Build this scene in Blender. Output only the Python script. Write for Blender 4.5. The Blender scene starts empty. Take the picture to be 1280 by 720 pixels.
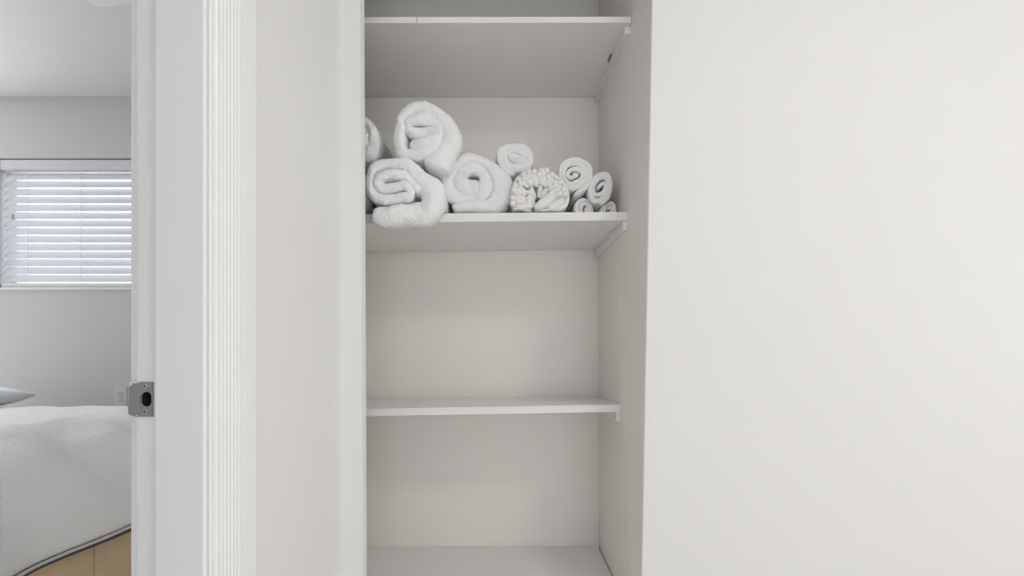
import bpy, bmesh, math, random
from mathutils import Vector, Matrix, noise
random.seed(4)
C = bpy.context.scene.collection
F = 520.0            # focal length in photo pixels
VX, VY = 620.0, 448.0   # where the depth lines meet in the photo
CH = 0.88            # camera height
FLOOR, CEIL = 0.0, CH + 1.48

def P(px, py, d):
    return Vector(((px - VX) * d / F, d, CH + (VY - py) * d / F))
def PX(px, d): return (px - VX) * d / F
def PZ(py, d): return CH + (VY - py) * d / F

# ------------------------------------------------------------------ materials
def mat(name, col, rough=0.6, bump=0.0, scale=200.0, detail=2.0, sheen=0.0, metal=0.0, var=0.0, spec=0.3):
    m = bpy.data.materials.new(name); m.use_nodes = True
    nt = m.node_tree; b = nt.nodes['Principled BSDF']
    b.inputs['Base Color'].default_value = (*col, 1)
    b.inputs['Roughness'].default_value = rough
    b.inputs['Metallic'].default_value = metal
    b.inputs['Specular IOR Level'].default_value = spec
    if sheen:
        b.inputs['Sheen Weight'].default_value = sheen
        b.inputs['Sheen Roughness'].default_value = 0.5
    tc = nt.nodes.new('ShaderNodeTexCoord')
    n = nt.nodes.new('ShaderNodeTexNoise')
    n.inputs['Scale'].default_value = scale; n.inputs['Detail'].default_value = detail
    nt.links.new(tc.outputs['Object'], n.inputs['Vector'])
    if bump:
        bp = nt.nodes.new('ShaderNodeBump')
        bp.inputs['Strength'].default_value = bump; bp.inputs['Distance'].default_value = 0.003
        nt.links.new(n.outputs['Fac'], bp.inputs['Height'])
        nt.links.new(bp.outputs['Normal'], b.inputs['Normal'])
    if var:
        n2 = nt.nodes.new('ShaderNodeTexNoise'); n2.inputs['Scale'].default_value = 3.0
        nt.links.new(tc.outputs['Object'], n2.inputs['Vector'])
        r = nt.nodes.new('ShaderNodeMapRange')
        r.inputs['To Min'].default_value = 1 - var; r.inputs['To Max'].default_value = 1 + var
        nt.links.new(n2.outputs['Fac'], r.inputs['Value'])
        mx = nt.nodes.new('ShaderNodeMix'); mx.data_type = 'RGBA'; mx.blend_type = 'MULTIPLY'
        mx.inputs['Factor'].default_value = 1
        mx.inputs['A'].default_value = (*col, 1)
        nt.links.new(r.outputs['Result'], mx.inputs['B'])
        nt.links.new(mx.outputs['Result'], b.inputs['Base Color'])
    return m

M = {}
M['wall'] = mat('hall paint', (.79, .779, .768), .55, .05, 260, 3, var=.012)
M['closet'] = mat('closet paint', (.90, .875, .83), .5, .04, 220, 3, var=.012)
M['shelf'] = mat('shelf white paint', (.92, .90, .875), .42, .04, 90, 3)
M['trim'] = mat('trim gloss paint', (.84, .835, .82), .35, .03, 60, 2)
M['jamb'] = mat('jamb paint', (.83, .82, .815), .4, .04, 60, 2)
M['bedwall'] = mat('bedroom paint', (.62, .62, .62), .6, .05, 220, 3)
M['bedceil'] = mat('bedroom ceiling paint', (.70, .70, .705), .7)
M['ceil'] = mat('ceiling paint', (.85, .85, .84), .7)
M['terry'] = mat('white terry cloth', (.935, .93, .925), .9, 1.0, 330, 4, sheen=.25, spec=.1)
M['terry_soft'] = mat('white small terry cloth', (.92, .91, .90), .9, .8, 450, 4, sheen=.2, spec=.1)
M['chenille'] = mat('white chenille', (.92, .91, .895), .9, .6, 500, 3, sheen=.2, spec=.1)
M['blind'] = mat('white blind slat', (.86, .87, .91), .4)
def slat_mat():
    m = M['blind']; nt = m.node_tree; b = nt.nodes['Principled BSDF']
    t = nt.nodes.new('ShaderNodeBsdfTranslucent'); t.inputs['Color'].default_value = (.86, .87, .92, 1)
    mx = nt.nodes.new('ShaderNodeMixShader'); mx.inputs[0].default_value = .16
    nt.links.new(b.outputs[0], mx.inputs[1]); nt.links.new(t.outputs[0], mx.inputs[2])
    nt.links.new(mx.outputs[0], nt.nodes['Material Output'].inputs[0])
slat_mat()
M['plastic'] = mat('white plastic', (.84, .84, .85), .3)
M['outlet'] = mat('old white plastic', (.68, .68, .69), .35)
M['cord'] = mat('white cord', (.85, .85, .87), .8)
M['dark'] = mat('dark recess', (.035, .03, .027), .9)
M['chip'] = mat('chipped raw wood', (.30, .28, .25), .9)
M['screw'] = mat('screw steel', (.45, .45, .44), .35, metal=.8)
M['floor'] = mat('floor boards', (.84, .81, .78), .4, .1, 30)
M['pillow'] = mat('pale blue white cotton', (.80, .84, .89), .9, .2, 400)
M['mattress'] = mat('mattress ticking', (.8, .8, .8), .9)
M['navy'] = mat('dark hem strip', (.10, .11, .15), .9)

def wood_mat():
    m = bpy.data.materials.new('birch plywood'); m.use_nodes = True
    nt = m.node_tree; b = nt.nodes['Principled BSDF']; b.inputs['Roughness'].default_value = .5
    tc = nt.nodes.new('ShaderNodeTexCoord'); mp = nt.nodes.new('ShaderNodeMapping')
    mp.inputs['Scale'].default_value = (2, 2.0, 26)
    n = nt.nodes.new('ShaderNodeTexNoise'); n.inputs['Scale'].default_value = 2; n.inputs['Detail'].default_value = 6
    n.inputs['Distortion'].default_value = .6
    cr = nt.nodes.new('ShaderNodeValToRGB')
    cr.color_ramp.elements[0].position = .3; cr.color_ramp.elements[0].color = (.78, .57, .35, 1)
    cr.color_ramp.elements[1].position = .7; cr.color_ramp.elements[1].color = (.88, .71, .48, 1)
    nt.links.new(tc.outputs['Object'], mp.inputs['Vector']); nt.links.new(mp.outputs['Vector'], n.inputs['Vector'])
    nt.links.new(n.outputs['Fac'], cr.inputs['Fac']); nt.links.new(cr.outputs['Color'], b.inputs['Base Color'])
    return m
M['wood'] = wood_mat()

def duvet_mat():
    m = bpy.data.materials.new('ticking stripe cotton'); m.use_nodes = True
    nt = m.node_tree; b = nt.nodes['Principled BSDF']; b.inputs['Roughness'].default_value = .9
    b.inputs['Specular IOR Level'].default_value = .1
    tc = nt.nodes.new('ShaderNodeTexCoord')
    w = nt.nodes.new('ShaderNodeTexWave'); w.wave_type = 'BANDS'; w.bands_direction = 'X'
    w.inputs['Scale'].default_value = 92; w.inputs['Distortion'].default_value = .6
    w.inputs['Detail'].default_value = 1; w.inputs['Detail Scale'].default_value = .05
    cr = nt.nodes.new('ShaderNodeValToRGB')
    cr.color_ramp.elements[0].position = .28; cr.color_ramp.elements[0].color = (.64, .65, .65, 1)
    cr.color_ramp.elements[1].position = .52; cr.color_ramp.elements[1].color = (.96, .96, .96, 1)
    nt.links.new(tc.outputs['UV'], w.inputs['Vector'])
    nt.links.new(w.outputs['Fac'], cr.inputs['Fac']); nt.links.new(cr.outputs['Color'], b.inputs['Base Color'])
    n = nt.nodes.new('ShaderNodeTexNoise'); n.inputs['Scale'].default_value = 16; n.inputs['Detail'].default_value = 5; n.inputs['Distortion'].default_value = 1.2
    nt.links.new(tc.outputs['Object'], n.inputs['Vector'])
    bp = nt.nodes.new('ShaderNodeBump'); bp.inputs['Strength'].default_value = .55; bp.inputs['Distance'].default_value = .012
    nt.links.new(n.outputs['Fac'], bp.inputs['Height']); nt.links.new(bp.outputs['Normal'], b.inputs['Normal'])
    return m
M['duvet'] = duvet_mat()

def plate_mat():
    # brushed steel with ragged white paint along the top and bottom of the bedroom side
    m = bpy.data.materials.new('painted over steel'); m.use_nodes = True
    nt = m.node_tree; b = nt.nodes['Principled BSDF']
    tc = nt.nodes.new('ShaderNodeTexCoord'); sp = nt.nodes.new('ShaderNodeSeparateXYZ')
    nt.links.new(tc.outputs['Object'], sp.inputs['Vector'])
    n = nt.nodes.new('ShaderNodeTexNoise'); n.inputs['Scale'].default_value = 420; n.inputs['Detail'].default_value = 4
    nt.links.new(tc.outputs['Object'], n.inputs['Vector'])
    def math_(op, a, c):
        q = nt.nodes.new('ShaderNodeMath'); q.operation = op
        for i, v in enumerate((a, c)):
            if isinstance(v, (int, float)): q.inputs[i].default_value = v
            else: nt.links.new(v, q.inputs[i])
        return q.outputs[0]
    az = math_('ABSOLUTE', sp.outputs['Z'], 0)
    up = math_('ADD', az, math_('MULTIPLY', sp.outputs['X'], -.28))
    up = math_('ADD', up, math_('MULTIPLY', math_('SUBTRACT', n.outputs['Fac'], .5), .013))
    fac = nt.nodes.new('ShaderNodeMapRange'); fac.inputs['From Min'].default_value = .0222; fac.inputs['From Max'].default_value = .0229
    nt.links.new(up, fac.inputs['Value'])
    mx = nt.nodes.new('ShaderNodeMix'); mx.data_type = 'RGBA'
    mx.inputs['A'].default_value = (.30, .30, .295, 1); mx.inputs['B'].default_value = (.78, .77, .76, 1)
    nt.links.new(fac.outputs['Result'], mx.inputs['Factor']); nt.links.new(mx.outputs['Result'], b.inputs['Base Color'])
    inv = nt.nodes.new('ShaderNodeMapRange'); inv.inputs['To Min'].default_value = .55; inv.inputs['To Max'].default_value = 0
    nt.links.new(fac.outputs['Result'], inv.inputs['Value']); nt.links.new(inv.outputs['Result'], b.inputs['Metallic'])
    b.inputs['Roughness'].default_value = .42
    return m
M['plate'] = plate_mat()

def glass_mat():
    m = bpy.data.materials.new('window glass'); m.use_nodes = True
    nt = m.node_tree; nt.nodes.clear()
    o = nt.nodes.new('ShaderNodeOutputMaterial'); t = nt.nodes.new('ShaderNodeBsdfTransparent')
    g = nt.nodes.new('ShaderNodeBsdfGlossy'); g.inputs['Roughness'].default_value = .02
    mx = nt.nodes.new('ShaderNodeMixShader'); mx.inputs[0].default_value = .06
    nt.links.new(t.outputs[0], mx.inputs[1]); nt.links.new(g.outputs[0], mx.inputs[2]); nt.links.new(mx.outputs[0], o.inputs[0])
    return m
M['glass'] = glass_mat()

# ------------------------------------------------------------------ helpers
def box(bm, x0, x1, y0, y1, z0, z1):
    vs = [bm.verts.new((x, y, z)) for x in (x0, x1) for y in (y0, y1) for z in (z0, z1)]
    for f in ((0, 1, 3, 2), (4, 6, 7, 5), (0, 4, 5, 1), (2, 3, 7, 6), (0, 2, 6, 4), (1, 5, 7, 3)):
        bm.faces.new([vs[i] for i in f])
    return vs
def hexa(bm, pts):
    """pts[ix][iy][iz] -> eight corners"""
    vs = [bm.verts.new(pts[x][y][z]) for x in (0, 1) for y in (0, 1) for z in (0, 1)]
    for f in ((0, 1, 3, 2), (4, 6, 7, 5), (0, 4, 5, 1), (2, 3, 7, 6), (0, 2, 6, 4), (1, 5, 7, 3)):
        bm.faces.new([vs[i] for i in f])
    return vs
def obj(name, bm, m, parent=None, bevel=0.0, smooth=False, segs=2, origin=None):
    bmesh.ops.recalc_face_normals(bm, faces=bm.faces)
    me = bpy.data.meshes.new(name)
    if parent is not None:
        bmesh.ops.translate(bm, verts=bm.verts, vec=-parent.location)
    elif origin is not None:
        bmesh.ops.translate(bm, verts=bm.verts, vec=-Vector(origin))
    bm.to_mesh(me); bm.free()
    me.materials.append(m)
    o = bpy.data.objects.new(name, me); C.objects.link(o)
    if parent is not None: o.parent = parent
    elif origin is not None: o.location = origin
    if bevel:
        b = o.modifiers.new('bevel', 'BEVEL'); b.width = bevel; b.segments = segs; b.limit_method = 'ANGLE'
    if smooth:
        for p in me.polygons: p.use_smooth = True
    return o
def thing(name, label, cat, loc, group=None):
    o = bpy.data.objects.new(name, None); C.objects.link(o); o.location = loc
    o.empty_display_size = .05
    o['label'] = label; o['category'] = cat
    if group: o['group'] = group
    return o
def tag(o, label, cat, group=None):
    o['label'] = label; o['category'] = cat
    if group: o['group'] = group
    return o
def struct(name, bm, m, bevel=0.0, parent=None):
    o = obj(name, bm, m, parent, bevel)
    if parent is None: o['kind'] = 'structure'
    return o
def lathe(bm, prof, axis_o, axis='z', n=24):
    rings = []
    for r, h in prof:
        ring = []
        for i in range(n):
            a = 2 * math.pi * i / n
            c, s = r * math.cos(a), r * math.sin(a)
            p = {'z': (c, s, h), 'y': (c, h, s), 'x': (h, c, s)}[axis]
            ring.append(bm.verts.new(Vector(p) + Vector(axis_o)))
        rings.append(ring)
    for a, b in zip(rings, rings[1:]):
        for i in range(n): bm.faces.new((a[i], a[(i + 1) % n], b[(i + 1) % n], b[i]))
    bm.faces.new(rings[0][::-1]); bm.faces.new(rings[-1])
def prism(bm, poly, h0, h1, f):
    """poly of (a, b) extruded from h0 to h1; f(a, b, h) -> point"""
    lo = [bm.verts.new(f(a, b, h0)) for a, b in poly]; hi = [bm.verts.new(f(a, b, h1)) for a, b in poly]
    n = len(poly)
    for i in range(n): bm.faces.new((lo[i], lo[(i + 1) % n], hi[(i + 1) % n], hi[i]))
    bm.faces.new(lo[::-1]); bm.faces.new(hi)

# ------------------------------------------------------------------ key distances
XW = -0.367            # hall face of the left wall
D1 = 0.515             # door jamb face
D2 = 0.99              # front wall plane (closet opening)
DB = 1.443             # closet back
XBW = -0.4447          # bedroom face of the partition
HY0, HX1 = -2.4, 4.6   # hall extents
BX0, BY0, BY1 = -5.0, -1.6, 2.35   # bedroom extents
XL = -0.56             # inner left side of the closet
TOPO = CH + 1.18       # underside of the header over the closet opening

def xfront_r(z):       # right edge of the opening leans a little out of plumb
    t = (z - PZ(0, D2)) / (PZ(720, D2) - PZ(0, D2))
    return PX(815 - 13 * t, D2)
def xfront_l(z):
    t = (z - PZ(0, D2)) / (PZ(720, D2) - PZ(0, D2))
    return PX(450.5 + 3 * t, D2)
XBR = PX(749, DB)
def xside(y, z):       # closet right side surface
    t = (y - D2) / (DB - D2)
    return xfront_r(z) * (1 - t) + XBR * t

# ------------------------------------------------------------------ room shell
bm = bmesh.new(); box(bm, BX0 - .1, HX1 + .1, HY0 - .1, BY1 + .1, -.1, FLOOR); struct('floor', bm, M['floor'])
bm = bmesh.new(); box(bm, XBW, HX1 + .1, HY0 - .1, 1.6, CEIL, CEIL + .1); struct('ceiling', bm, M['ceil'])
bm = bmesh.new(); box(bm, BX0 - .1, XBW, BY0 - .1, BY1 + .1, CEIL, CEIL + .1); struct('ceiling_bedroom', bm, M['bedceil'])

# hall left wall, far piece between door casing and closet, then thick piece beside closet
DY0 = -.30; DTOP = 2.06
bm = bmesh.new()
box(bm, XBW, XW, D1 + .018, .78, FLOOR, CEIL)
box(bm, -.62, XW, .78, D2, FLOOR, CEIL)
box(bm, XBW, XW, HY0, DY0, FLOOR, CEIL)
box(bm, XBW, XW, DY0, D1 + .018, DTOP, CEIL)
struct('wall_left', bm, M['wall'])
bm = bmesh.new()
box(bm, -.62, XL, D2, BY1, FLOOR, CEIL)
struct('wall_closet_left', bm, M['closet'])
# front wall strip left of the opening
bm = bmesh.new()
hexa(bm, [[[(XL, D2, FLOOR), (XL, D2, CEIL)], [(XL, D2 + .03, FLOOR), (XL, D2 + .03, CEIL)]],
          [[(xfront_l(0), D2, FLOOR), (xfront_l(CEIL), D2, CEIL)], [(xfront_l(0), D2 + .03, FLOOR), (xfront_l(CEIL), D2 + .03, CEIL)]]])
struct('wall_front_left', bm, M['trim'])
# front wall right of the opening; its left face is the closet's side
bm = bmesh.new()
hexa(bm, [[[(xfront_r(0), D2, FLOOR), (xfront_r(CEIL), D2, CEIL)], [(XBR, DB, FLOOR), (XBR, DB, CEIL)]],
          [[(HX1, D2, FLOOR), (HX1, D2, CEIL)], [(HX1, DB, FLOOR), (HX1, DB, CEIL)]]])
o = struct('wall_front_right', bm, M['wall'], .003)
o.data.materials.append(M['closet'])
for p in o.data.polygons:
    if abs(p.normal.x) > .9 and p.center.x < 1: p.material_index = 1
bm = bmesh.new(); box(bm, xfront_l(CEIL), xfront_r(CEIL), D2, D2 + .03, TOPO, CEIL); struct('wall_front_header', bm, M['wall'])
bm = bmesh.new(); box(bm, XL, HX1, DB, 1.56, FLOOR, CEIL); struct('wall_closet_back', bm, M['closet'])
RY0, RY1, RZ0, RZ1 = -.95, .85, .5, 2.15      # opening added in the unseen right end wall, for a fill light
bm = bmesh.new(); box(bm, HX1, HX1 + .1, HY0 - .1, RY0, FLOOR, CEIL); box(bm, HX1, HX1 + .1, RY1, 1.56, FLOOR, CEIL)
box(bm, HX1, HX1 + .1, RY0, RY1, FLOOR, RZ0); box(bm, HX1, HX1 + .1, RY0, RY1, RZ1, CEIL)
struct('wall_right', bm, M['wall'])
# hall wall behind the camera with an added opening for a fill light
WBX0, WBX1, WBZ0, WBZ1 = -.25, 1.5, .05, 1.45
bm = bmesh.new()
box(bm, XBW, WBX0, HY0 - .1, HY0, FLOOR, CEIL); box(bm, WBX1, HX1, HY0 - .1, HY0, FLOOR, CEIL)
box(bm, WBX0, WBX1, HY0 - .1, HY0, FLOOR, WBZ0); box(bm, WBX0, WBX1, HY0 - .1, HY0, WBZ1, CEIL)
struct('wall_behind', bm, M['wall'])

# bedroom
K = BY1 / F
WX0, WX1 = PX(-3, BY1), PX(262, BY1)
WZ1, WZ0 = PZ(197.5, BY1), PZ(359.5, BY1)
bm = bmesh.new()
LX0, LX1, LZ0, LZ1 = -4.75, -3.15, .75, 2.1     # opening added left of the frame, for the bedroom fill light
box(bm, BX0 - .1, LX0, BY1, BY1 + .14, FLOOR, CEIL); box(bm, LX1, WX0, BY1, BY1 + .14, FLOOR, CEIL)
box(bm, LX0, LX1, BY1, BY1 + .14, FLOOR, LZ0); box(bm, LX0, LX1, BY1, BY1 + .14, LZ1, CEIL)
box(bm, WX1, -.45, BY1, BY1 + .14, FLOOR, CEIL)
box(bm, WX0, WX1, BY1, BY1 + .14, FLOOR, WZ0); box(bm, WX0, WX1, BY1, BY1 + .14, WZ1, CEIL)
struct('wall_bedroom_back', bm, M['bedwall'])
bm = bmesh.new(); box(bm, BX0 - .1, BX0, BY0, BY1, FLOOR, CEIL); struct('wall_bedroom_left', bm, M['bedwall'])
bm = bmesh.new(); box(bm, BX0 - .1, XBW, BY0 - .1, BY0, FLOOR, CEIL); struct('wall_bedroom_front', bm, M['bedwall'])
# bedroom side skin of the partition
bm = bmesh.new()
box(bm, XBW - .001, XBW, BY0, DY0, FLOOR, CEIL)
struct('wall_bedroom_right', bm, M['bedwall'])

# window_1 in the bedroom back wall
wr = bpy.data.objects.new('window_1', None); C.objects.link(wr); wr['kind'] = 'structure'
wr.location = ((WX0 + WX1) / 2, BY1 + .08, WZ0)
bm = bmesh.new(); fw = .022; y0, y1 = BY1 + .075, BY1 + .115
box(bm, WX0, WX0 + fw, y0, y1, WZ0, WZ1); box(bm, WX1 - fw, WX1, y0, y1, WZ0, WZ1)
box(bm, WX0 + fw, WX1 - fw, y0, y1, WZ0, WZ0 + fw); box(bm, WX0 + fw, WX1 - fw, y0, y1, WZ1 - fw, WZ1)
xm = PX(205, BY1); box(bm, xm - .02, xm + .02, y0, y1, WZ0 + fw, WZ1 - fw)
obj('window_frame', bm, M['trim'], wr, .003)
bm = bmesh.new(); box(bm, WX0 + fw, WX1 - fw, y0 + .018, y0 + .022, WZ0 + fw, WZ1 - fw); obj('pane', bm, M['glass'], wr)
bm = bmesh.new(); box(bm, WX0 - .03, WX1 + .03, BY1 - .012, BY1 + .075, WZ0 - .014, WZ0); obj('window_sill', bm, M['trim'], wr, .003)

# ------------------------------------------------------------------ venetian blind
bl = thing('venetian_blind', 'white horizontal slatted blind hanging in the bedroom window', 'blind', ((WX0 + WX1) / 2, BY1 + .03, WZ0))
bx0, bx1 = WX0 + .006, WX1 - .006
yc = BY1 + .032
bm = bmesh.new(); box(bm, bx0, bx1, yc - .026, yc + .03, PZ(211.5, BY1), WZ1 - .006); obj('headrail', bm, M['outlet'], bl, .003)
bm = bmesh.new()
ztop, zbot = PZ(217.5, BY1), PZ(346.5, BY1); NS = 14
tilt = math.radians(63); w = .025
for i in range(NS):
    zc = ztop + (zbot - ztop) * i / (NS - 1)
    prof = []
    for k in range(7):
        u = -1 + 2 * k / 6
        # u=-1 room side (low), u=+1 outer side (high); gently crowned
        a, b = u * w, .0035 * (1 - u * u)
        prof.append((a * math.cos(tilt) - b * math.sin(tilt), a * math.sin(tilt) + b * math.cos(tilt)))
    up = [(y, z + .0014) for y, z in prof]; dn = [(y, z - .0014) for y, z in prof]
    prism(bm, up + dn[::-1], bx0 + .004, bx1 - .004, lambda a, b, h: (h, yc + a, zc + b))
sl = obj('slats', bm, M['blind'], bl)
bm = bmesh.new(); box(bm, bx0 + .002, bx1 - .002, yc - .024, yc + .024, WZ0 + .002, PZ(353.5, BY1)); obj('bottom_rail', bm, M['plastic'], bl, .004)
def tube(bm, pts, r, n=8):
    rings = []
    for i, p in enumerate(pts):
        t = (pts[min(i + 1, len(pts) - 1)] - pts[max(i - 1, 0)]).normalized()
        a = t.orthogonal().normalized(); b = t.cross(a)
        rings.append([bm.verts.new(p + r * (math.cos(2 * math.pi * k / n) * a + math.sin(2 * math.pi * k / n) * b)) for k in range(n)])
    for A, B in zip(rings, rings[1:]):
        best = min(range(n), key=lambda s: sum((A[k].co - B[(k + s) % n].co).length for k in range(n)))
        for k in range(n): bm.faces.new((A[k], A[(k + 1) % n], B[(k + 1 + best) % n], B[(k + best) % n]))
    bm.faces.new(rings[0][::-1]); bm.faces.new(rings[-1])
for px in (31, 98, 165, 228):
    bm = bmesh.new(); x = PX(px, BY1)
    tube(bm, [Vector((x, yc - .0175, PZ(211, BY1))), Vector((x, yc - .0175, PZ(354, BY1)))], .0013)
    for i in range(NS):     # rungs under each slat
        zc = ztop + (zbot - ztop) * i / (NS - 1)
        tube(bm, [Vector((x, yc - .0175, zc - .021)), Vector((x, yc + .0155, zc + .014))], .001, 5)
    obj('ladder_cord', bm, M['cord'], bl)
bm = bmesh.new(); x = PX(8, BY1 - .03)
tube(bm, [Vector((x - .004, yc - .03, PZ(210, BY1))), Vector((x, yc - .031, PZ(268, BY1)))], .0014)
tube(bm, [Vector((x + .006, yc - .03, PZ(210, BY1))), Vector((x + .001, yc - .031, PZ(268, BY1)))], .0014)
cd = obj('pull_cord', bm, M['cord'], bl)
bm = bmesh.new(); lathe(bm, [(.002, 0), (.005, -.004), (.007, -.018), (.008, -.03), (.003, -.032)], (x, yc - .031, PZ(267, BY1)), n=12)
tz = obj('tassel', bm, M['screw'], bl); tz['label'] = 'small grey cord tassel'

# ------------------------------------------------------------------ outlet
def outlet():
    d = BY1; x = PX(151.5, d); z = PZ(496, d)
    t = thing('wall_outlet', 'white double power outlet on grey bedroom wall behind the bed', 'outlet', (x, d, z))
    bm = bmesh.new(); box(bm, x - .035, x + .035, d - .005, d, z - .057, z + .057); obj('cover_plate', bm, M['outlet'], t, .003)
    for s in (1, -1):
        zc = z + s * .0195
        bm = bmesh.new()
        poly = []
        for k in range(24):
            a = 2 * math.pi * k / 24
            poly.append((.0165 * math.cos(a), max(-.0125, min(.0125, .0165 * math.sin(a)))))
        prism(bm, poly, d - .0075, d - .0052, lambda a, b, h: (x + a, h, zc + b))
        r = obj('receptacle', bm, M['outlet'], t, .0005)
        bm = bmesh.new()
        box(bm, x - .0085, x - .0060, d - .0079, d - .0074, zc - .002, zc + .007)
        box(bm, x + .0060, x + .0085, d - .0079, d - .0074, zc - .002, zc + .006)
        box(bm, x - .0025, x + .0025, d - .0079, d - .0074, zc - .010, zc - .005)
        sl_ = obj('slot', bm, M['dark'], r)
        sl_.location = -Vector(r.location) ; sl_.location = (0, 0, 0)
        # the receptacle's mesh is already expressed from the outlet's base
        sl_.data.transform(Matrix.Translation(-Vector(t.location)))
    bm = bmesh.new(); lathe(bm, [(.003, d - .0062), (.003, d - .005)], (x, 0, z), 'y', 12); obj('screw', bm, M['screw'], t)
outlet()

# ------------------------------------------------------------------ ceiling fan in the bedroom (only one blade tip reaches the frame)
def fan():
    zb = CEIL - .235; tip = Vector((PX(92, 1.40), 1.40, zb))
    hub = Vector((-.92, 1.02, zb)); 
    hub = tip + Vector((.66, -.055, 0)).normalized() * .66
    t = thing('ceiling_fan', 'white ceiling fan with one blade tip showing at top of the doorway', 'ceiling fan', (hub.x, hub.y, CEIL))
    bm = bmesh.new(); lathe(bm, [(.06, CEIL), (.055, CEIL - .04), (.014, CEIL - .055), (.014, zb + .07), (.085, zb + .06), (.095, zb + .02), (.085, zb - .03), (.03, zb - .05)], (hub.x, hub.y, 0))
    obj('motor_housing', bm, M['plastic'], t, smooth=True)
    a0 = math.atan2(tip.y - hub.y, tip.x - hub.x)
    for k in range(4):
        bm = bmesh.new(); a = a0 + k * math.pi / 2
        poly = [(.10, -.04), (.60, -.065), (.635, -.062), (.655, -.045), (.66, 0), (.655, .045), (.635, .062), (.60, .065), (.10, .04)]
        ca, sa = math.cos(a), math.sin(a)
        prism(bm, poly, zb - .005, zb + .005, lambda p, q, h: (hub.x + p * ca - q * sa, hub.y + p * sa + q * ca, h + q * .12))
        obj('blade', bm, M['plastic'], t, .002)
fan()

# ------------------------------------------------------------------ door frame in the left wall (trim)
rb = PX(193, D1)      # edge of the stop
fr = bpy.data.objects.new('trim_1', None); C.objects.link(fr); fr['kind'] = 'structure'; fr.location = (XBW, D1, 0)
STRZ = PZ(499.5, D1)  # strike height
# jamb board (with a pocket for the latch, cut below)
xj0 = PX(171.5, D1); xj1 = PX(255, D1 - .008)
bm = bmesh.new(); box(bm, xj0, xj1, D1, D1 + .018, FLOOR, DTOP)
# pocket: rebuild as boolean
jamb = obj('door_jamb', bm, M['jamb'], fr)
hx = PX(183.6, D1); hz = PZ(499, D1)
def stadium(w, h, n=10):
    r = w / 2; pts = []
    for k in range(n + 1):
        a = math.pi * k / n; pts.append((r * math.cos(a), h / 2 - r + r * math.sin(a)))
    for k in range(n + 1):
        a = math.pi + math.pi * k / n; pts.append((r * math.cos(a), -h / 2 + r + r * math.sin(a)))
    return pts
HW, HH = .0138, .0195
bm = bmesh.new(); prism(bm, stadium(HW * .96, HH * .96), D1 - .01, D1 + .0165, lambda a, b, h: (hx + a - fr.location.x, h - fr.location.y, hz + b - fr.location.z))
bmesh.ops.recalc_face_normals(bm, faces=bm.faces)
me = bpy.data.meshes.new('cut'); bm.to_mesh(me); bm.free(); me.materials.append(M['dark'])
cut = bpy.data.objects.new('cut', me); C.objects.link(cut); cut.parent = fr
jamb.data.materials.append(M['dark'])
md = jamb.modifiers.new('b', 'BOOLEAN'); md.object = cut; md.operation = 'DIFFERENCE'; md.solver = 'EXACT'; md.material_mode = 'TRANSFER'
bpy.context.view_layer.update()
nm = bpy.data.meshes.new_from_object(jamb.evaluated_get(bpy.context.evaluated_depsgraph_get()))
jamb.modifiers.clear(); jamb.data = nm; bpy.data.objects.remove(cut)
# stop
bm = bmesh.new(); box(bm, PX(193, D1 - .008), xj1 + .0002, D1 - .008, D1 - .0005, FLOOR, DTOP); obj('door_stop', bm, M['jamb'], fr, .002)
# near side jamb + head, outside the frame
bm = bmesh.new(); box(bm, xj0, xj1, DY0 - .0, DY0 + .018, FLOOR, DTOP); box(bm, xj0, xj1, DY0 + .018, D1, DTOP - .018, DTOP); obj('door_jamb', bm, M['jamb'], fr)
# fluted hall casing: profile in (y, outward x)
cy0, cy1 = D1 + .006, .35 * F / 297
def casing_profile():
    W = cy1 - cy0; T = .017; pts = [(0, 0), (0, T - .002), (.002, T)]
    fl0, fl1, nfl = .004, W * .52, 6
    st = (fl1 - fl0) / nfl
    for k in range(nfl):
        a = fl0 + k * st
        for q in range(7):
            u = q / 6
            pts.append((a + st * (.12 + .76 * u), T - .0009 * math.sin(math.pi * u)))
    pts += [(W * .62, T), (W * .66, T + .0004), (W - .006, T + .0004), (W - .001, T - .002), (W, T - .005), (W, 0)]
    return pts
bm = bmesh.new()
prism(bm, casing_profile(), FLOOR, DTOP + .075, lambda a, b, h: (XW + b, cy0 + a, h)); obj('casing', bm, M['trim'], fr)
bm = bmesh.new()
prism(bm, casing_profile(), FLOOR, DTOP + .075, lambda a, b, h: (XW + b, DY0 + .012 - a, h)); obj('casing', bm, M['trim'], fr)
bm = bmesh.new()
prism(bm, casing_profile(), DY0 + .014, cy0 - .002, lambda a, b, h: (XW + b, h, DTOP - .012 + a)); obj('casing', bm, M['trim'], fr)
# small bead where jamb meets casing, and the bedroom-side casing
bm = bmesh.new(); box(bm, PX(163, D1 + .006), XBW, D1 + .006, D1 + .07, FLOOR, DTOP + .06); obj('casing', bm, M['jamb'], fr, .002)

# ------------------------------------------------------------------ strike plate
sp = thing('strike_plate', 'grey metal latch strike plate with white paint smears on the door jamb', 'strike plate', (PX(179, D1), D1, STRZ))
x0, x1 = PX(163.5, D1), PX(192.3, D1); z0, z1 = PZ(520.8, D1), PZ(477.3, D1)
bm = bmesh.new()
hole = [(hx + a, hz + b) for a, b in stadium(HW, HH, 10)]
nH = len(hole)
def rect_pt(a):    # point on the plate's rectangle at an angle around the hole
    dx, dz = math.cos(a), math.sin(a); ts = []
    if dx > 1e-9: ts.append((x1 - hx) / dx)
    if dx < -1e-9: ts.append((x0 - hx) / dx)
    if dz > 1e-9: ts.append((z1 - hz) / dz)
    if dz < -1e-9: ts.append((z0 - hz) / dz)
    t = min(ts); return (hx + dx * t, hz + dz * t)
angs = sorted(set([math.atan2(b - hz, a - hx) for a, b in hole] + [math.atan2(zz - hz, xx - hx) for xx in (x0, x1) for zz in (z0, z1)]))
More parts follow.
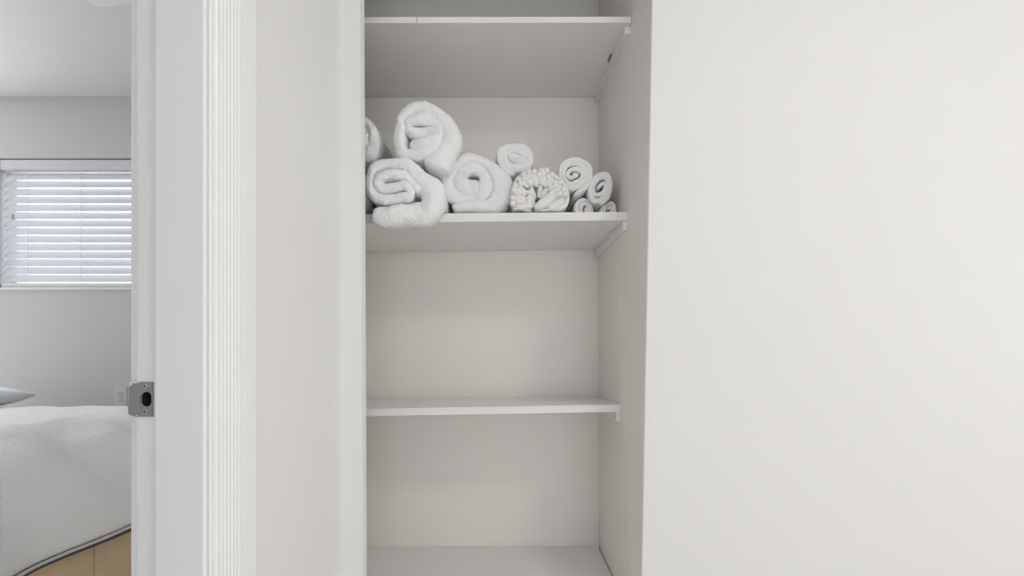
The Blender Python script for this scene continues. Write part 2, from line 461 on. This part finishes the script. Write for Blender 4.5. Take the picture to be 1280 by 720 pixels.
def hole_pt(a):
    r = HW / 2; s = HH / 2 - r; dx, dz = math.cos(a), math.sin(a)
    lo, hi = 0, .03
    for _ in range(40):
        m_ = (lo + hi) / 2; px_, pz_ = dx * m_, dz * m_
        q = math.hypot(px_, max(0, abs(pz_) - s))
        if q < r: lo = m_
        else: hi = m_
    return (hx + dx * lo, hz + dz * lo)
layers = []
for y in (D1 - .0016, D1):
    layers.append(([bm.verts.new((p[0], y, p[1])) for p in map(rect_pt, angs)], [bm.verts.new((p[0], y, p[1])) for p in map(hole_pt, angs)]))
n = len(angs)
for i in range(n):
    j = (i + 1) % n
    bm.faces.new((layers[0][0][i], layers[0][0][j], layers[0][1][j], layers[0][1][i]))
    bm.faces.new((layers[1][0][i], layers[1][0][j], layers[1][1][j], layers[1][1][i]))
    bm.faces.new((layers[0][0][i], layers[0][0][j], layers[1][0][j], layers[1][0][i]))
    bm.faces.new((layers[0][1][i], layers[0][1][j], layers[1][1][j], layers[1][1][i]))
bmesh.ops.remove_doubles(bm, verts=bm.verts, dist=1e-6)
obj('plate', bm, M['plate'], sp)
# curved lip wrapping the bedroom edge of the jamb
bm = bmesh.new(); secs = []
zl0, zl1 = z0 + .002, z1 - .003
for k in range(9):
    a = (math.pi * .5) * k / 8
    xx = x0 - .0058 * math.sin(a); yy = D1 - .0016 + .0075 * (1 - math.cos(a))
    secs.append((xx, yy))
def lipz(k): return .0035 * (k / 8) ** 2
o_ = [[bm.verts.new((xx, yy, zl0 + lipz(k))), bm.verts.new((xx, yy, zl1 - lipz(k))), bm.verts.new((xx + .0012, yy + .0012, zl1 - lipz(k))), bm.verts.new((xx + .0012, yy + .0012, zl0 + lipz(k)))] for k, (xx, yy) in enumerate(secs)]
for A, B in zip(o_, o_[1:]):
    for q in range(4): bm.faces.new((A[q], A[(q + 1) % 4], B[(q + 1) % 4], B[q]))
bm.faces.new(o_[0]); bm.faces.new(o_[-1][::-1])
obj('lip', bm, M['plate'], sp, smooth=False)
for py in (482.5, 514.3):
    zc = PZ(py, D1); xc = PX(182.4, D1)
    bm = bmesh.new(); lathe(bm, [(.0027, D1 - .0022), (.0031, D1 - .0016), (.0031, D1 - .0014)], (xc, 0, zc), 'y', 20)
    sc_ = obj('screw', bm, M['screw'], sp)
    bm = bmesh.new(); box(bm, xc - .0014, xc + .0014, D1 - .00245, D1 - .0021, zc - .0004, zc + .0004); box(bm, xc - .0004, xc + .0004, D1 - .00245, D1 - .0021, zc - .0014, zc + .0014)
    bmesh.ops.translate(bm, verts=bm.verts, vec=-sp.location)
    d_ = obj('cross_slot', bm, M['dark']); d_.parent = sc_

# ------------------------------------------------------------------ closet shelves and cleats
def shelf(label, ztl, ztr, th, yf, dzb=(0, 0), gap=.0045, seam=None):
    t = thing('closet_shelf', label, 'shelf', (0, yf, ztr), 'built-in closet shelves')
    yb = DB - .0015; xl = XL + .001
    bm = bmesh.new()
    def z(x, y, top):
        u = (x - PX(452, yf)) / (xside(yf, ztr) - PX(452, yf)); v = (y - yf) / (yb - yf)
        base = ztl + (ztr - ztl) * u
        return base + v * (dzb[0] + (dzb[1] - dzb[0]) * u) - (0 if top else th)
    def hx_(y0, y1, sh=0.0):
        xs = lambda y: xside(y, ztr) - gap
        return [[[(xl, y, z(xl, y, tp) ) for tp in (0, 1)] for y in (y0, y1)], [[(xs(y), y, z(xs(y), y, tp)) for tp in (0, 1)] for y in (y0, y1)]]
    hexa(bm, hx_(yf + .006, yb)); obj('board', bm, M['shelf'], t, .0008)
    bm = bmesh.new(); hexa(bm, hx_(yf, yf + .0058)); e = obj('front_edge', bm, M['trim'], t, .0012)
    if seam:
        bm = bmesh.new(); x = PX(seam, yf); box(bm, x - .0009, x + .0009, yf - .0003, yf + .001, z(x, yf, 0) + .001, z(x, yf, 1) - .0005)
        s_ = obj('seam_crack', bm, M['chip'], t); s_['label'] = 'dark crack in the front edge'
    return z
def cleat(label, zfun, yf, hgt, wid, yback, nails, chip=None):
    t = thing('shelf_cleat', label, 'cleat', (xside(yf, zfun(.3, yf, 0)) - wid / 2, yf, zfun(.3, yf, 0)), 'shelf support cleats')
    bm = bmesh.new()
    pts = [[], []]
    for ix in (0, 1):
        for y in (yf, yback):
            zt = zfun(.33, y, 0) - .0003
            xr = lambda z_: xside(y, z_) - .0003 - (wid if ix == 0 else 0)
            pts[ix].append([(xr(zt - hgt), y, zt - hgt), (xr(zt), y, zt)])
    hexa(bm, pts); obj('batten', bm, M['shelf'], t, .001)
    for y, dz in nails:
        zt = zfun(.33, y, 0) - hgt * dz; x = xside(y, zt) - wid - .0003
        bm = bmesh.new(); lathe(bm, [(.0022, x - .0006), (.0028, x), (.0028, x + .0004)], (0, y, zt), 'x', 12)
        obj('nail_head', bm, M['chip'], t)
    if chip:
        y, dz = chip; zt = zfun(.33, y, 0); x = xside(y, zt) - wid
        bm = bmesh.new()
        v = []
        for k in range(14):
            a = 2 * math.pi * k / 14; r = 1 + .45 * noise.noise((k * 1.7, 3.1, 0))
            v.append((x - .0045 + .004 * r * math.cos(a), y + .018 * r * math.sin(a)))
        prism(bm, v, zt - .0015, zt - .0002, lambda a, b, h: (a, b, h))
        c_ = obj('chipped_patch', bm, M['chip'], t); c_['label'] = 'dark chipped patch'

Y1s, Y2s, Y3s = 1.118, 1.126, 1.165
zt1 = PZ(20.5, Y1s); zt2 = PZ(264.5, Y2s); zt3 = PZ(505.5, Y3s)
z1f = shelf('empty top closet shelf seen from below, with a dark crack in its front edge', PZ(21, Y1s), zt1, .0168, Y1s, (0.004, .003), seam=521)
z2f = shelf('closet shelf holding the rolled white towels', PZ(267.5, Y2s), zt2, .0235, Y2s, (.0, .0035))
z3f = shelf('empty closet shelf under the towels, its top surface just visible', PZ(511, Y3s), zt3, .0215, Y3s, (.004, -.004))
z4 = PZ(683, DB)
shelf('lowest closet board at the bottom of the picture with a dark gap along the wall', z4 - .002, z4, .02, 1.10, (0, 0), gap=.0045)
cleat('white wooden cleat under the top shelf with a dark chip beside it', z1f, Y1s + .012, .021, .018, DB - .004, [], (1.25, 0))
cleat('white wooden cleat on the right wall under the towel shelf', z2f, Y2s + .004, .026, .016, DB - .004, [(1.26, .5)])
cleat('white wooden cleat on the right wall under the empty middle shelf', z3f, Y3s + .004, .026, .016, DB - .004, [(1.19, .55)])

# ------------------------------------------------------------------ towels
def catmull(pts, step):
    """pts: tuples (x, z, T); resampled at roughly `step`"""
    out = []
    P_ = [pts[0]] + list(pts) + [pts[-1]]
    for i in range(1, len(P_) - 2):
        p0, p1, p2, p3 = P_[i - 1], P_[i], P_[i + 1], P_[i + 2]
        L = math.hypot(p2[0] - p1[0], p2[1] - p1[1]); n = max(2, int(L / step))
        for k in range(n):
            t = k / n
            out.append(tuple(.5 * (2 * b + (c - a) * t + (2 * a - 5 * b + 4 * c - d) * t * t + (3 * b - a - 3 * c + d) * t ** 3) for a, b, c, d in zip(p0, p1, p2, p3)))
    out.append(tuple(pts[-1]))
    return out
def clampz(v, z0, yedge):
    if v.y > yedge - .004 and v.z < z0: v.z = z0
    return v
def sheet(bm, path, yf, yb, seed, wob=.009, front=.012, nose=.48, drift=(0, 0), zmin=None, yedge=0, rag=.0):
    """sweep a soft-edged sheet (rounded folds at both ends) along a rolled-up path of (x, z, T)"""
    n = len(path); rings = []
    arc = 0; L = yb - yf
    fr_ = 9
    for i, (x, z, T) in enumerate(path):
        a = path[max(i - 1, 0)]; b = path[min(i + 1, n - 1)]
        tx, tz = b[0] - a[0], b[1] - a[1]; l = math.hypot(tx, tz) or 1
        tx, tz = tx / l, tz / l; nx, nz = -tz, tx
        if i: arc += math.hypot(x - path[i - 1][0], z - path[i - 1][1])
        e = min(i, n - 1 - i); m_ = 4
        sc = math.sqrt(max(0, 1 - ((m_ - e) / (m_ + .25)) ** 2)) if e < m_ else 1
        T2 = T * .5 * sc * (1 + .12 * noise.noise((arc * 22, seed, 1)))
        y0 = yf + front * noise.noise((arc * 14, seed, 7)) + (1 - sc) * T * .5 + rag * noise.noise((arc * 60, seed, 3))
        ring = []
        prof = []
        for k in range(fr_):
            th = math.pi * k / (fr_ - 1)
            prof.append((-math.cos(th), T * nose * (1 - math.sin(th) ** .8)))
        side = [.06, .14, .3, .55, .8, .95]
        pts = [(c_, y0 + d_) for c_, d_ in prof] + [(1, y0 + T * nose + (L - 2 * T * nose) * u) for u in side]
        pts += [(-c_, yb - d_) for c_, d_ in prof]
        pts += [(-1, y0 + T * nose + (L - 2 * T * nose) * u) for u in side[::-1]]
        for c_, y in pts:
            v = Vector((x + nx * c_ * T2, y, z + nz * c_ * T2))
            q = v * 16 + Vector((seed * 3.1, seed * 1.7, 0)); q2 = v * 55 + Vector((0, seed, seed * 2.3))
            v += Vector((noise.noise(q), .4 * noise.noise(q + Vector((9, 0, 0))), noise.noise(q + Vector((0, 0, 17))))) * wob
            v += Vector((noise.noise(q2), .5 * noise.noise(q2 + Vector((9, 0, 0))), noise.noise(q2 + Vector((0, 0, 17))))) * wob * .42
            q3 = v * 130 + Vector((seed, 0, seed)); v += Vector((noise.noise(q3), noise.noise(q3 + Vector((9, 0, 0))), noise.noise(q3 + Vector((0, 0, 17))))) * wob * .2
            u = (y - yf) / L
            v.x += drift[0] * u; v.z += drift[1] * u
            if zmin is not None: clampz(v, zmin, yedge)
            ring.append(bm.verts.new(v))
        rings.append(ring)
    m = len(rings[0])
    for A, B in zip(rings, rings[1:]):
        for k in range(m): bm.faces.new((A[k], A[(k + 1) % m], B[(k + 1) % m], B[k]))
    bm.faces.new(rings[0][::-1]); bm.faces.new(rings[-1])
TERRY = bpy.data.textures.new('terry pile', 'CLOUDS'); TERRY.noise_scale = .0055; TERRY.noise_depth = 2
TOW = 'rolled white towels on the closet shelf'
SHZ = max(z2f(.3, Y2s, 1), z2f(.3, DB, 1)) + .0012
def towel(name, label, cat, pts, origin, scale, yf, seed, yb=None, m='terry', tk=1.0, step=.0045, zs=None, **kw):
    yb = yb or DB - .012
    w_ = []
    for x, y, T in pts:
        px, py = origin[0] + x / scale, origin[1] + y / scale
        w_.append((PX(px, yf), PZ(py, yf), T / scale * yf / F * tk))
    path = catmull(w_, step)
    bm = bmesh.new()
    xm = (max(p[0] for p in path) + min(p[0] for p in path)) / 2
    zs = SHZ if zs is None else zs
    sheet(bm, path, yf, yb, seed, zmin=zs, yedge=Y2s, **kw)
    zlow = min(v.co.z for v in bm.verts)
    o = obj(name, bm, M[m], smooth=True, origin=(xm, yf + .1, zlow))
    big = cat == 'towel'
    s = o.modifiers.new('soft', 'SUBSURF'); s.levels = 1; s.render_levels = 2 if big else 1
    d = o.modifiers.new('terry', 'DISPLACE'); d.texture = TERRY; d.strength = .0024 if big else .0016; d.mid_level = .5
    d.texture_coords = 'LOCAL'
    tag(o, label, cat, TOW)
    return o
A_ = [(190, 428, 95), (265, 412, 108), (345, 386, 100), (385, 335, 90), (340, 308, 92), (270, 322, 96), (200, 300, 96), (198, 245, 88), (270, 226, 82), (350, 240, 84), (408, 285, 90), (398, 370, 96), (330, 442, 100), (235, 490, 104), (142, 470, 108), (115, 380, 108), (122, 280, 104), (150, 195, 118), (235, 135, 132), (350, 165, 146), (445, 232, 156), (498, 330, 160), (460, 440, 185), (395, 535, 235), (365, 600, 170)]
towel('bath_towel', 'rolled white bath towel on top of the pile, nearest the top shelf', 'towel', A_, (480, 110), 6.0, 1.088, 11)
B_ = [(520, 390, 110), (455, 318, 112), (355, 258, 104), (235, 243, 98), (168, 292, 90), (205, 352, 88), (300, 350, 84), (385, 352, 84), (428, 392, 84), (395, 437, 82), (255, 440, 86), (160, 420, 92), (105, 335, 94), (112, 225, 94), (190, 150, 97), (330, 152, 110), (455, 208, 135), (562, 300, 172), (610, 390, 205), (615, 470, 205), (560, 530, 190), (420, 558, 185), (220, 568, 180), (105, 552, 120)]
towel('bath_towel', 'rolled white bath towel overhanging the shelf edge at the left', 'towel', B_, (446, 180), 6.545, 1.062, 23, front=.009)
C_ = [(425, 425, 120), (345, 405, 175), (265, 392, 190), (212, 318, 124), (270, 245, 122), (360, 232, 120), (438, 288, 126), (470, 375, 150), (430, 465, 150), (300, 505, 134), (180, 485, 134), (116, 400, 126), (115, 300, 118), (200, 195, 122), (330, 132, 128), (460, 168, 146), (565, 258, 180), (618, 350, 200), (620, 450, 210), (570, 545, 200), (460, 585, 160), (300, 592, 125), (150, 600, 100)]
towel('bath_towel', 'rolled white bath towel standing on the shelf between the overhanging roll and the bobbled mat', 'towel', C_, (545, 180), 7.582, 1.135, 37)
def spiral(cx, cy, r0, rx, ry, turns, T, a0, n=40):
    return [(cx + (r0 + (rx - r0) * t) * math.cos(a0 + turns * 2 * math.pi * t), cy + (r0 + (ry - r0) * t) * math.sin(a0 + turns * 2 * math.pi * t), T) for t in [k / n for k in range(n + 1)]]
towel('bath_towel', 'rolled white bath towel at the upper left, half hidden by the closet edge', 'towel', spiral(436, 171, 5, 32, 30, 2.5, 15, -2.1) + [(449, 201, 10)], (0, 0), 1, 1.10, 41, yb=1.30)
towel('bath_towel', 'rolled white bath towel at the lower left behind the overhanging roll, mostly hidden', 'towel', spiral(428, 236, 6, 34, 29, 2.6, 14, -2.02), (0, 0), 1, 1.135, 43)
D_ = [(190, 172, 70), (232, 190, 92), (285, 218, 88), (325, 205, 54), (300, 160, 50), (230, 138, 50), (170, 175, 62), (180, 250, 75), (250, 295, 85), (340, 270, 85), (372, 205, 85), (320, 130, 85), (215, 108, 72), (135, 150, 66), (140, 235, 75), (200, 310, 80), (270, 325, 70)]
towel('hand_towel', 'small rolled white towel lying on top between the big roll and the bobbled mat', 'towel', D_, (605, 165), 6.545, 1.15, 51, m='terry', wob=.006)
F_ = [(235, 266, 44), (285, 284, 46), (232, 306, 46), (192, 280, 46), (232, 228, 46), (310, 236, 50), (340, 292, 50), (300, 345, 50), (222, 370, 50), (165, 335, 50), (150, 260, 50), (190, 185, 50), (270, 172, 50), (343, 210, 54), (368, 290, 52), (340, 365, 52), (250, 412, 56), (172, 388, 50), (125, 300, 46), (135, 200, 46), (200, 143, 50), (300, 136, 50), (375, 195, 50), (404, 280, 50), (380, 370, 55), (320, 445, 58), (255, 485, 50)]
towel('washcloth', 'tightly rolled white washcloth stacked against the bobbled mat', 'washcloth', F_, (685, 180), 7.582, 1.165, 61, m='terry_soft', wob=.004, front=.003, step=.0035)
G_ = [(470, 430, 36), (500, 385, 38), (540, 365, 38), (555, 400, 38), (520, 465, 44), (455, 480, 46), (432, 425, 46), (460, 350, 46), (512, 305, 46), (565, 318, 46), (583, 385, 46), (555, 470, 50), (495, 535, 50), (432, 522, 50), (405, 445, 48), (422, 360, 48), (480, 292, 46), (550, 277, 46), (597, 335, 42), (597, 420, 42), (558, 510, 46), (490, 568, 46)]
towel('washcloth', 'narrow rolled white washcloth leaning at the right end of the towel shelf', 'washcloth', G_, (685, 180), 7.582, 1.165, 67, m='terry_soft', wob=.0035, front=.003, step=.0035)
H_ = [(345, 600, 34), (365, 630, 36), (340, 660, 36), (312, 625, 40), (325, 565, 42), (370, 570, 42), (392, 625, 44), (370, 690, 44), (310, 695, 44), (275, 640, 46), (275, 575, 46), (330, 530, 46), (385, 550, 46), (410, 620, 44), (405, 680, 40)]
towel('washcloth', 'small rolled white washcloth on the shelf directly right of the bobbled mat', 'washcloth', H_, (685, 180), 7.582, 1.185, 71, m='terry_soft', wob=.003, front=.002, step=.0035)
I_ = [(570, 620, 30), (590, 590, 32), (610, 600, 32), (600, 660, 36), (555, 680, 38), (530, 640, 38), (560, 575, 38), (605, 550, 38), (632, 590, 38), (630, 660, 38), (580, 705, 38), (520, 700, 38), (505, 640, 34), (545, 565, 34)]
towel('washcloth', 'rolled white washcloth in the shelf corner underneath the narrow leaning roll', 'washcloth', I_, (685, 180), 7.582, 1.185, 73, m='terry_soft', wob=.003, front=.002, step=.0035)

# bobbled bath mat, rolled
def mat_roll():
    yf = 1.132; ox, oy, s = 605, 165, 6.545
    k_ = yf / F / s
    def W(x, y, yy): return Vector((PX(ox + x / s, yf), yy, PZ(oy + y / s, yf)))
    base = W(450, 655, yf + .12); base.z = SHZ
    t = thing('bath_mat', 'rolled white bobbled bath mat on the shelf between large and small towels', 'bath mat', base, TOW)
    pts = [(420, 640, 40), (560, 640, 42), (660, 600, 42), (682, 520, 42), (655, 440, 42), (592, 372, 42), (500, 330, 40), (400, 322, 38), (318, 348, 38), (262, 402, 38), (236, 480, 38), (236, 570, 38), (285, 636, 38), (380, 640, 36)]
    path = catmull([(W(x, y, 0).x, W(x, y, 0).z, T * k_) for x, y, T in pts], .0045)
    bm = bmesh.new(); sheet(bm, path, yf, DB - .015, 81, wob=.0015, front=.002, zmin=SHZ, yedge=0)
    b = obj('backing', bm, M['terry_soft'], t, smooth=True); sb = b.modifiers.new('s', 'SUBSURF'); sb.render_levels = 1
    # smooth hem band curling in at the lower right
    bm = bmesh.new()
    hp = [(412, 626, 62), (475, 592, 80), (540, 545, 88), (592, 482, 84), (622, 430, 56)]
    path = catmull([(W(x, y, 0).x, W(x, y, 0).z, T * k_) for x, y, T in hp], .004)
    sheet(bm, path, yf - .012, yf + .12, 83, wob=.0012, front=.001, zmin=SHZ, yedge=0)
    hm = obj('hem', bm, M['terry_soft'], t, smooth=True); hm.modifiers.new('s', 'SUBSURF').render_levels = 1
    bm = bmesh.new()
    hp = [(515, 640, 70), (585, 600, 90), (635, 540, 90), (652, 475, 66)]
    path = catmull([(W(x, y, 0).x, W(x, y, 0).z, T * k_) for x, y, T in hp], .004)
    sheet(bm, path, yf - .006, yf + .12, 85, wob=.0012, front=.001, zmin=SHZ, yedge=0)
    hm = obj('hem', bm, M['terry_soft'], t, smooth=True); hm.modifiers.new('s', 'SUBSURF').render_levels = 1
    # chenille fingers
    bm = bmesh.new()
    def capsule(a, b, r):
        d = (b - a); L = d.length; d.normalize(); u = d.orthogonal().normalized(); v = d.cross(u); rings = []
        for h, q in [(-.98, .2), (-.8, .6), (-.4, .92), (0, 1)]: rings.append((a + d * h * r, r * q))
        for f in (.35, .65): rings.append((a + d * L * f, r * 1.04))
        for h, q in [(0, 1), (.4, .92), (.8, .6), (.98, .2)]: rings.append((b + d * h * r, r * q))
        rr = []
        for c, q in rings:
            ring = []
            for i in range(10):
                p = c + q * (math.cos(i * math.pi / 5) * u + math.sin(i * math.pi / 5) * v)
                p.z = max(p.z, SHZ)
                ring.append(bm.verts.new(p))
            rr.append(ring)
        for A, B in zip(rr, rr[1:]):
            for i in range(10): bm.faces.new((A[i], A[(i + 1) % 10], B[(i + 1) % 10], B[i]))
        bm.faces.new(rr[0][::-1]); bm.faces.new(rr[-1])
    R = random.Random(5)
    cx, cy = 445, 545
    def E(fx, ang): return (cx + 212 * fx * math.cos(ang), cy - 218 * fx * math.sin(ang))
    # beads along the rim, then plump fingers, in rows going back
    for row in range(4):
        y = yf - .006 + row * .021
        na = 16
        for k in range(na):
            ang = math.radians(6 + (206 - 6) * (k + (.5 if row % 2 else 0)) / (na - 1)) + R.uniform(-.035, .035)
            j = R.uniform(-.03, .03)
            if row == 0:
                a = W(*E(1.0 + j, ang), y - .002 + R.uniform(-.004, .004)); capsule(a, a + Vector((0, .004, 0)), 25 * k_ * R.uniform(.88, 1.1))
                a = W(*E(.85 + j, ang + .1), y - .001 + R.uniform(-.004, .004)); capsule(a, a + Vector((0, .004, 0)), 24 * k_ * R.uniform(.88, 1.1))
            a = W(*E(.80 + j, ang), y - .003 + R.uniform(-.004, .004)); b_ = W(*E(.60 + j + R.uniform(-.05, .05), ang + R.uniform(-.06, .06)), y + R.uniform(-.002, .008))
            capsule(a, b_, 22.5 * k_ * R.uniform(.85, 1.12))
    for row in range(3):
        y = yf + .006 + row * .021
        for k in range(8):
            ang = math.radians(-15 + 235 * k / 7 + (12 if row % 2 else 0)) + R.uniform(-.12, .12)
            a = W(*E(.47, ang), y + R.uniform(-.004, .004)); b_ = W(*E(.22, ang + R.uniform(-.2, .2)), y + .012)
            capsule(a, b_, 24 * k_ * R.uniform(.9, 1.12))
    for k in range(6):      # folded fingers at the lower left
        a = W(258 + k * 26 + R.uniform(-6, 6), 545 + R.uniform(-12, 12), yf + .002 + R.uniform(-.004, .004)); b_ = W(268 + k * 20, 630, yf + .016)
        capsule(a, b_, 23 * k_ * R.uniform(.9, 1.1))
    p_ = obj('chenille_pile', bm, M['chenille'], t, smooth=True)
mat_roll()

# ------------------------------------------------------------------ bed, duvet, pillow
FX = -1.06             # foot face of the bed base
ZT = PZ(507, 2.0)      # top of the duvet
bed = thing('bed', 'pale wooden storage bed base under the striped duvet', 'bed', (-2.0, 1.2, 0))
BYn, BYf = .30, 2.02
HB = PZ(650, 1.18) 
ydiv = FX * F / (118 - VX)
for (ya, yb_) in ((BYn, ydiv - .0015), (ydiv + .0015, BYf)):
    bm = bmesh.new(); box(bm, FX - .02, FX, ya, yb_, .04, HB - .03 if ya < .5 else HB - .012); obj('foot_panel', bm, M['wood'], bed, .0015)
bm = bmesh.new(); box(bm, -2.98, FX - .021, BYn, BYf, .0, HB - .05); obj('base_box', bm, M['wood'], bed, .002)
bm = bmesh.new(); box(bm, FX - .018, FX + .008, BYn, ydiv + .004, HB - .029, HB - .010); obj('top_rail', bm, M['wood'], bed, .0015)
bm = bmesh.new(); box(bm, -2.98, -1.66, BYn + .12, BYf - .12, HB - .049, ZT - .075); obj('mattress', bm, M['mattress'], bed, .04, segs=4)

def duvet():
    bm = bmesh.new(); uvl = bm.loops.layers.uv.new('UVMap')
    x_head = -2.36; hemz = HB - .004
    # profile by arc: flat top, rounded shoulder, drop
    prof = [(x_head, ZT - .012)]
    for k in range(1, 26): prof.append((x_head + (-1.62 - x_head) * k / 25, ZT - .0 - .004 * (1 - k / 25)))
    n = 34
    for k in range(1, n + 1):
        a = math.pi / 2 * k / n
        prof.append((-1.62 + (.60) * math.sin(a) ** 1.0, ZT - (ZT - hemz) * (1 - math.cos(a)) ** 1.0))
    # last stretch hangs with a small outward flick
    s = [0]
    for a, b in zip(prof, prof[1:]): s.append(s[-1] + math.hypot(b[0] - a[0], b[1] - a[1]))
    NY = 90; y0, y1 = BYn - .08, 2.09
    grid = []
    for j in range(NY + 1):
        row = []; y = y0 + (y1 - y0) * j / NY
        e = min((y - y0), (y1 - y)); drop = 0
        if e < .16: drop = .13 * (1 - e / .16) ** 2
        for i, (x, z) in enumerate(prof):
            tt = s[i] / s[-1]
            q = Vector((x * 2.2, y * 2.2, 0)); amp = .012 if tt < .55 else .022
            d = amp * noise.noise(q) + .010 * noise.noise(Vector((x * 7 + y * 4, y * 6 - x * 2, 2)))
            # drag creases running down the shoulder
            cr = .026 * max(0, tt - .45) / .55 * math.sin(y * 24 + 3 * noise.noise(Vector((y * 2, x * 3, 5))) + x * 6)
            nx, nz = (0, 1)
            if i > 25:
                a = math.pi / 2 * (i - 25) / n; nx, nz = math.sin(a) * .8, math.cos(a) + .15
            zz = z + nz * (d + cr) - drop * (1 if tt < .8 else .3); xx = x + nx * (d + cr)
            if i >= len(prof) - 3: xx += .006
            row.append(bm.verts.new((xx, y, zz)))
        grid.append(row)
    for j in range(NY):
        for i in range(len(prof) - 1):
            f = bm.faces.new((grid[j][i], grid[j][i + 1], grid[j + 1][i + 1], grid[j + 1][i]))
            for lp, (jj, ii) in zip(f.loops, ((j, i), (j, i + 1), (j + 1, i + 1), (j + 1, i))):
                lp[uvl].uv = ((jj / NY) * (y1 - y0), s[ii])
    hem_pts = [[v.co.copy() for v in grid[j][-1:]][0] for j in range(NY + 1)]
    o = obj('duvet', bm, M['duvet'], smooth=True, origin=(-1.7, 1.2, ZT - .05))
    so = o.modifiers.new('thick', 'SOLIDIFY'); so.thickness = .028; so.offset = -1
    su = o.modifiers.new('s', 'SUBSURF'); su.render_levels = 1
    tag(o, 'grey and white ticking striped duvet covering the bed', 'duvet')
    # rolled hem along the foot and a dark strip just beneath it
    bm = bmesh.new(); tube(bm, [p + Vector((.002, 0, -.002)) for p in hem_pts], .004, 8)
    bmesh.ops.translate(bm, verts=bm.verts, vec=-Vector(o.location))
    h = obj('hem', bm, M['duvet'], smooth=True); h.parent = o
    bm = bmesh.new(); tube(bm, [p + Vector((-.007, 0, -.0105 + .004 * noise.noise(p * 6))) for p in hem_pts], .006, 8)
    bmesh.ops.translate(bm, verts=bm.verts, vec=-Vector(o.location))
    h = obj('dark_hem_strip', bm, M['navy'], smooth=True); h.parent = o; h['label'] = 'dark strip below the hem'
duvet()
def pillow():
    bm = bmesh.new(); n = 26
    c = Vector((-2.60, 1.82, ZT - .012)); hx_, hy_, hz_ = .33, .30, .055
    vt, vb = {}, {}
    for i in range(n + 1):
        for j in range(n + 1):
            u, v = -1 + 2 * i / n, -1 + 2 * j / n
            h = (max(0, 1 - u ** 4) * max(0, 1 - v ** 4)) ** .55
            pin = 1 - .06 * (abs(u * v)) 
            p = Vector((u * hx_ * pin * (1 - .05 * v * v), v * hy_ * pin * (1 - .05 * u * u), 0))
            w_ = .008 * noise.noise(Vector((u * 3, v * 3, 4)))
            vt[i, j] = bm.verts.new(c + p + Vector((0, 0, hz_ + hz_ * h + w_ * h)))
            vb[i, j] = vt[i, j] if i in (0, n) or j in (0, n) else bm.verts.new(c + p + Vector((0, 0, hz_ - hz_ * h)))
    for i in range(n):
        for j in range(n):
            bm.faces.new((vt[i, j], vt[i + 1, j], vt[i + 1, j + 1], vt[i, j + 1]))
            bm.faces.new((vb[i, j], vb[i, j + 1], vb[i + 1, j + 1], vb[i + 1, j]))
    o = obj('pillow', bm, M['pillow'], smooth=True, origin=(c.x, c.y, c.z))
    tag(o, 'pale blue white pillow lying at the head of the bed', 'pillow')
pillow()

# ------------------------------------------------------------------ light
def area(name, loc, target, size, power, col=(1, 1, 1), sizey=None):
    l = bpy.data.lights.new(name, 'AREA'); l.energy = power; l.color = col; l.size = size
    if sizey: l.shape = 'RECTANGLE'; l.size_y = sizey
    o = bpy.data.objects.new(name, l); C.objects.link(o); o.location = loc
    o.rotation_euler = (Vector(target) - Vector(loc)).to_track_quat('-Z', 'Y').to_euler()
    return o
area('hall_ceiling_lamp', (1.1, -.35, CEIL - .05), (1.1, -.35, 0), .35, 10.5, (1, .98, .955))
area('hall_rear_fill', ((WBX0 + WBX1) / 2, HY0 - .02, (WBZ0 + WBZ1) / 2), ((WBX0 + WBX1) / 2, 1, 1.1), WBX1 - WBX0, 4.5, (1, .995, .985), WBZ1 - WBZ0)  # added soft fill from behind the camera, no known window there
area('hall_end_fill', (HX1 + .02, (RY0 + RY1) / 2, (RZ0 + RZ1) / 2), (0, (RY0 + RY1) / 2, 1.2), RY1 - RY0, 29, (1, .995, .985), RZ1 - RZ0)  # added light from the unseen right end, brightens left wall and casing
area('bedroom_fill', ((LX0 + LX1) / 2, BY1 + .02, (LZ0 + LZ1) / 2), ((LX0 + LX1) / 2 + .4, 0, (LZ0 + LZ1) / 2), LX1 - LX0, 78, (.98, .985, 1), LZ1 - LZ0)  # added unseen source, brightens the bed and bedroom ceiling

w = bpy.data.worlds.new('World'); bpy.context.scene.world = w; w.use_nodes = True
bg = w.node_tree.nodes['Background']; bg.inputs['Color'].default_value = (.91, .95, 1, 1); bg.inputs['Strength'].default_value = 2.3

# ------------------------------------------------------------------ camera
cam = bpy.data.cameras.new('camera'); co = bpy.data.objects.new('camera', cam); C.objects.link(co)
co.location = (0, 0, CH); co.rotation_euler = (math.pi / 2, 0, 0)
cam.sensor_width = 36; cam.lens = 36 * F / 1280
cam.shift_x = (640 - VX) / 1280; cam.shift_y = (VY - 360) / 1280
cam.clip_start = .02
sc = bpy.context.scene; sc.camera = co
vs = sc.view_settings; vs.view_transform = 'Standard'; vs.look = 'None'; vs.gamma = 1; vs.exposure = -0.08
vs.use_curve_mapping = False
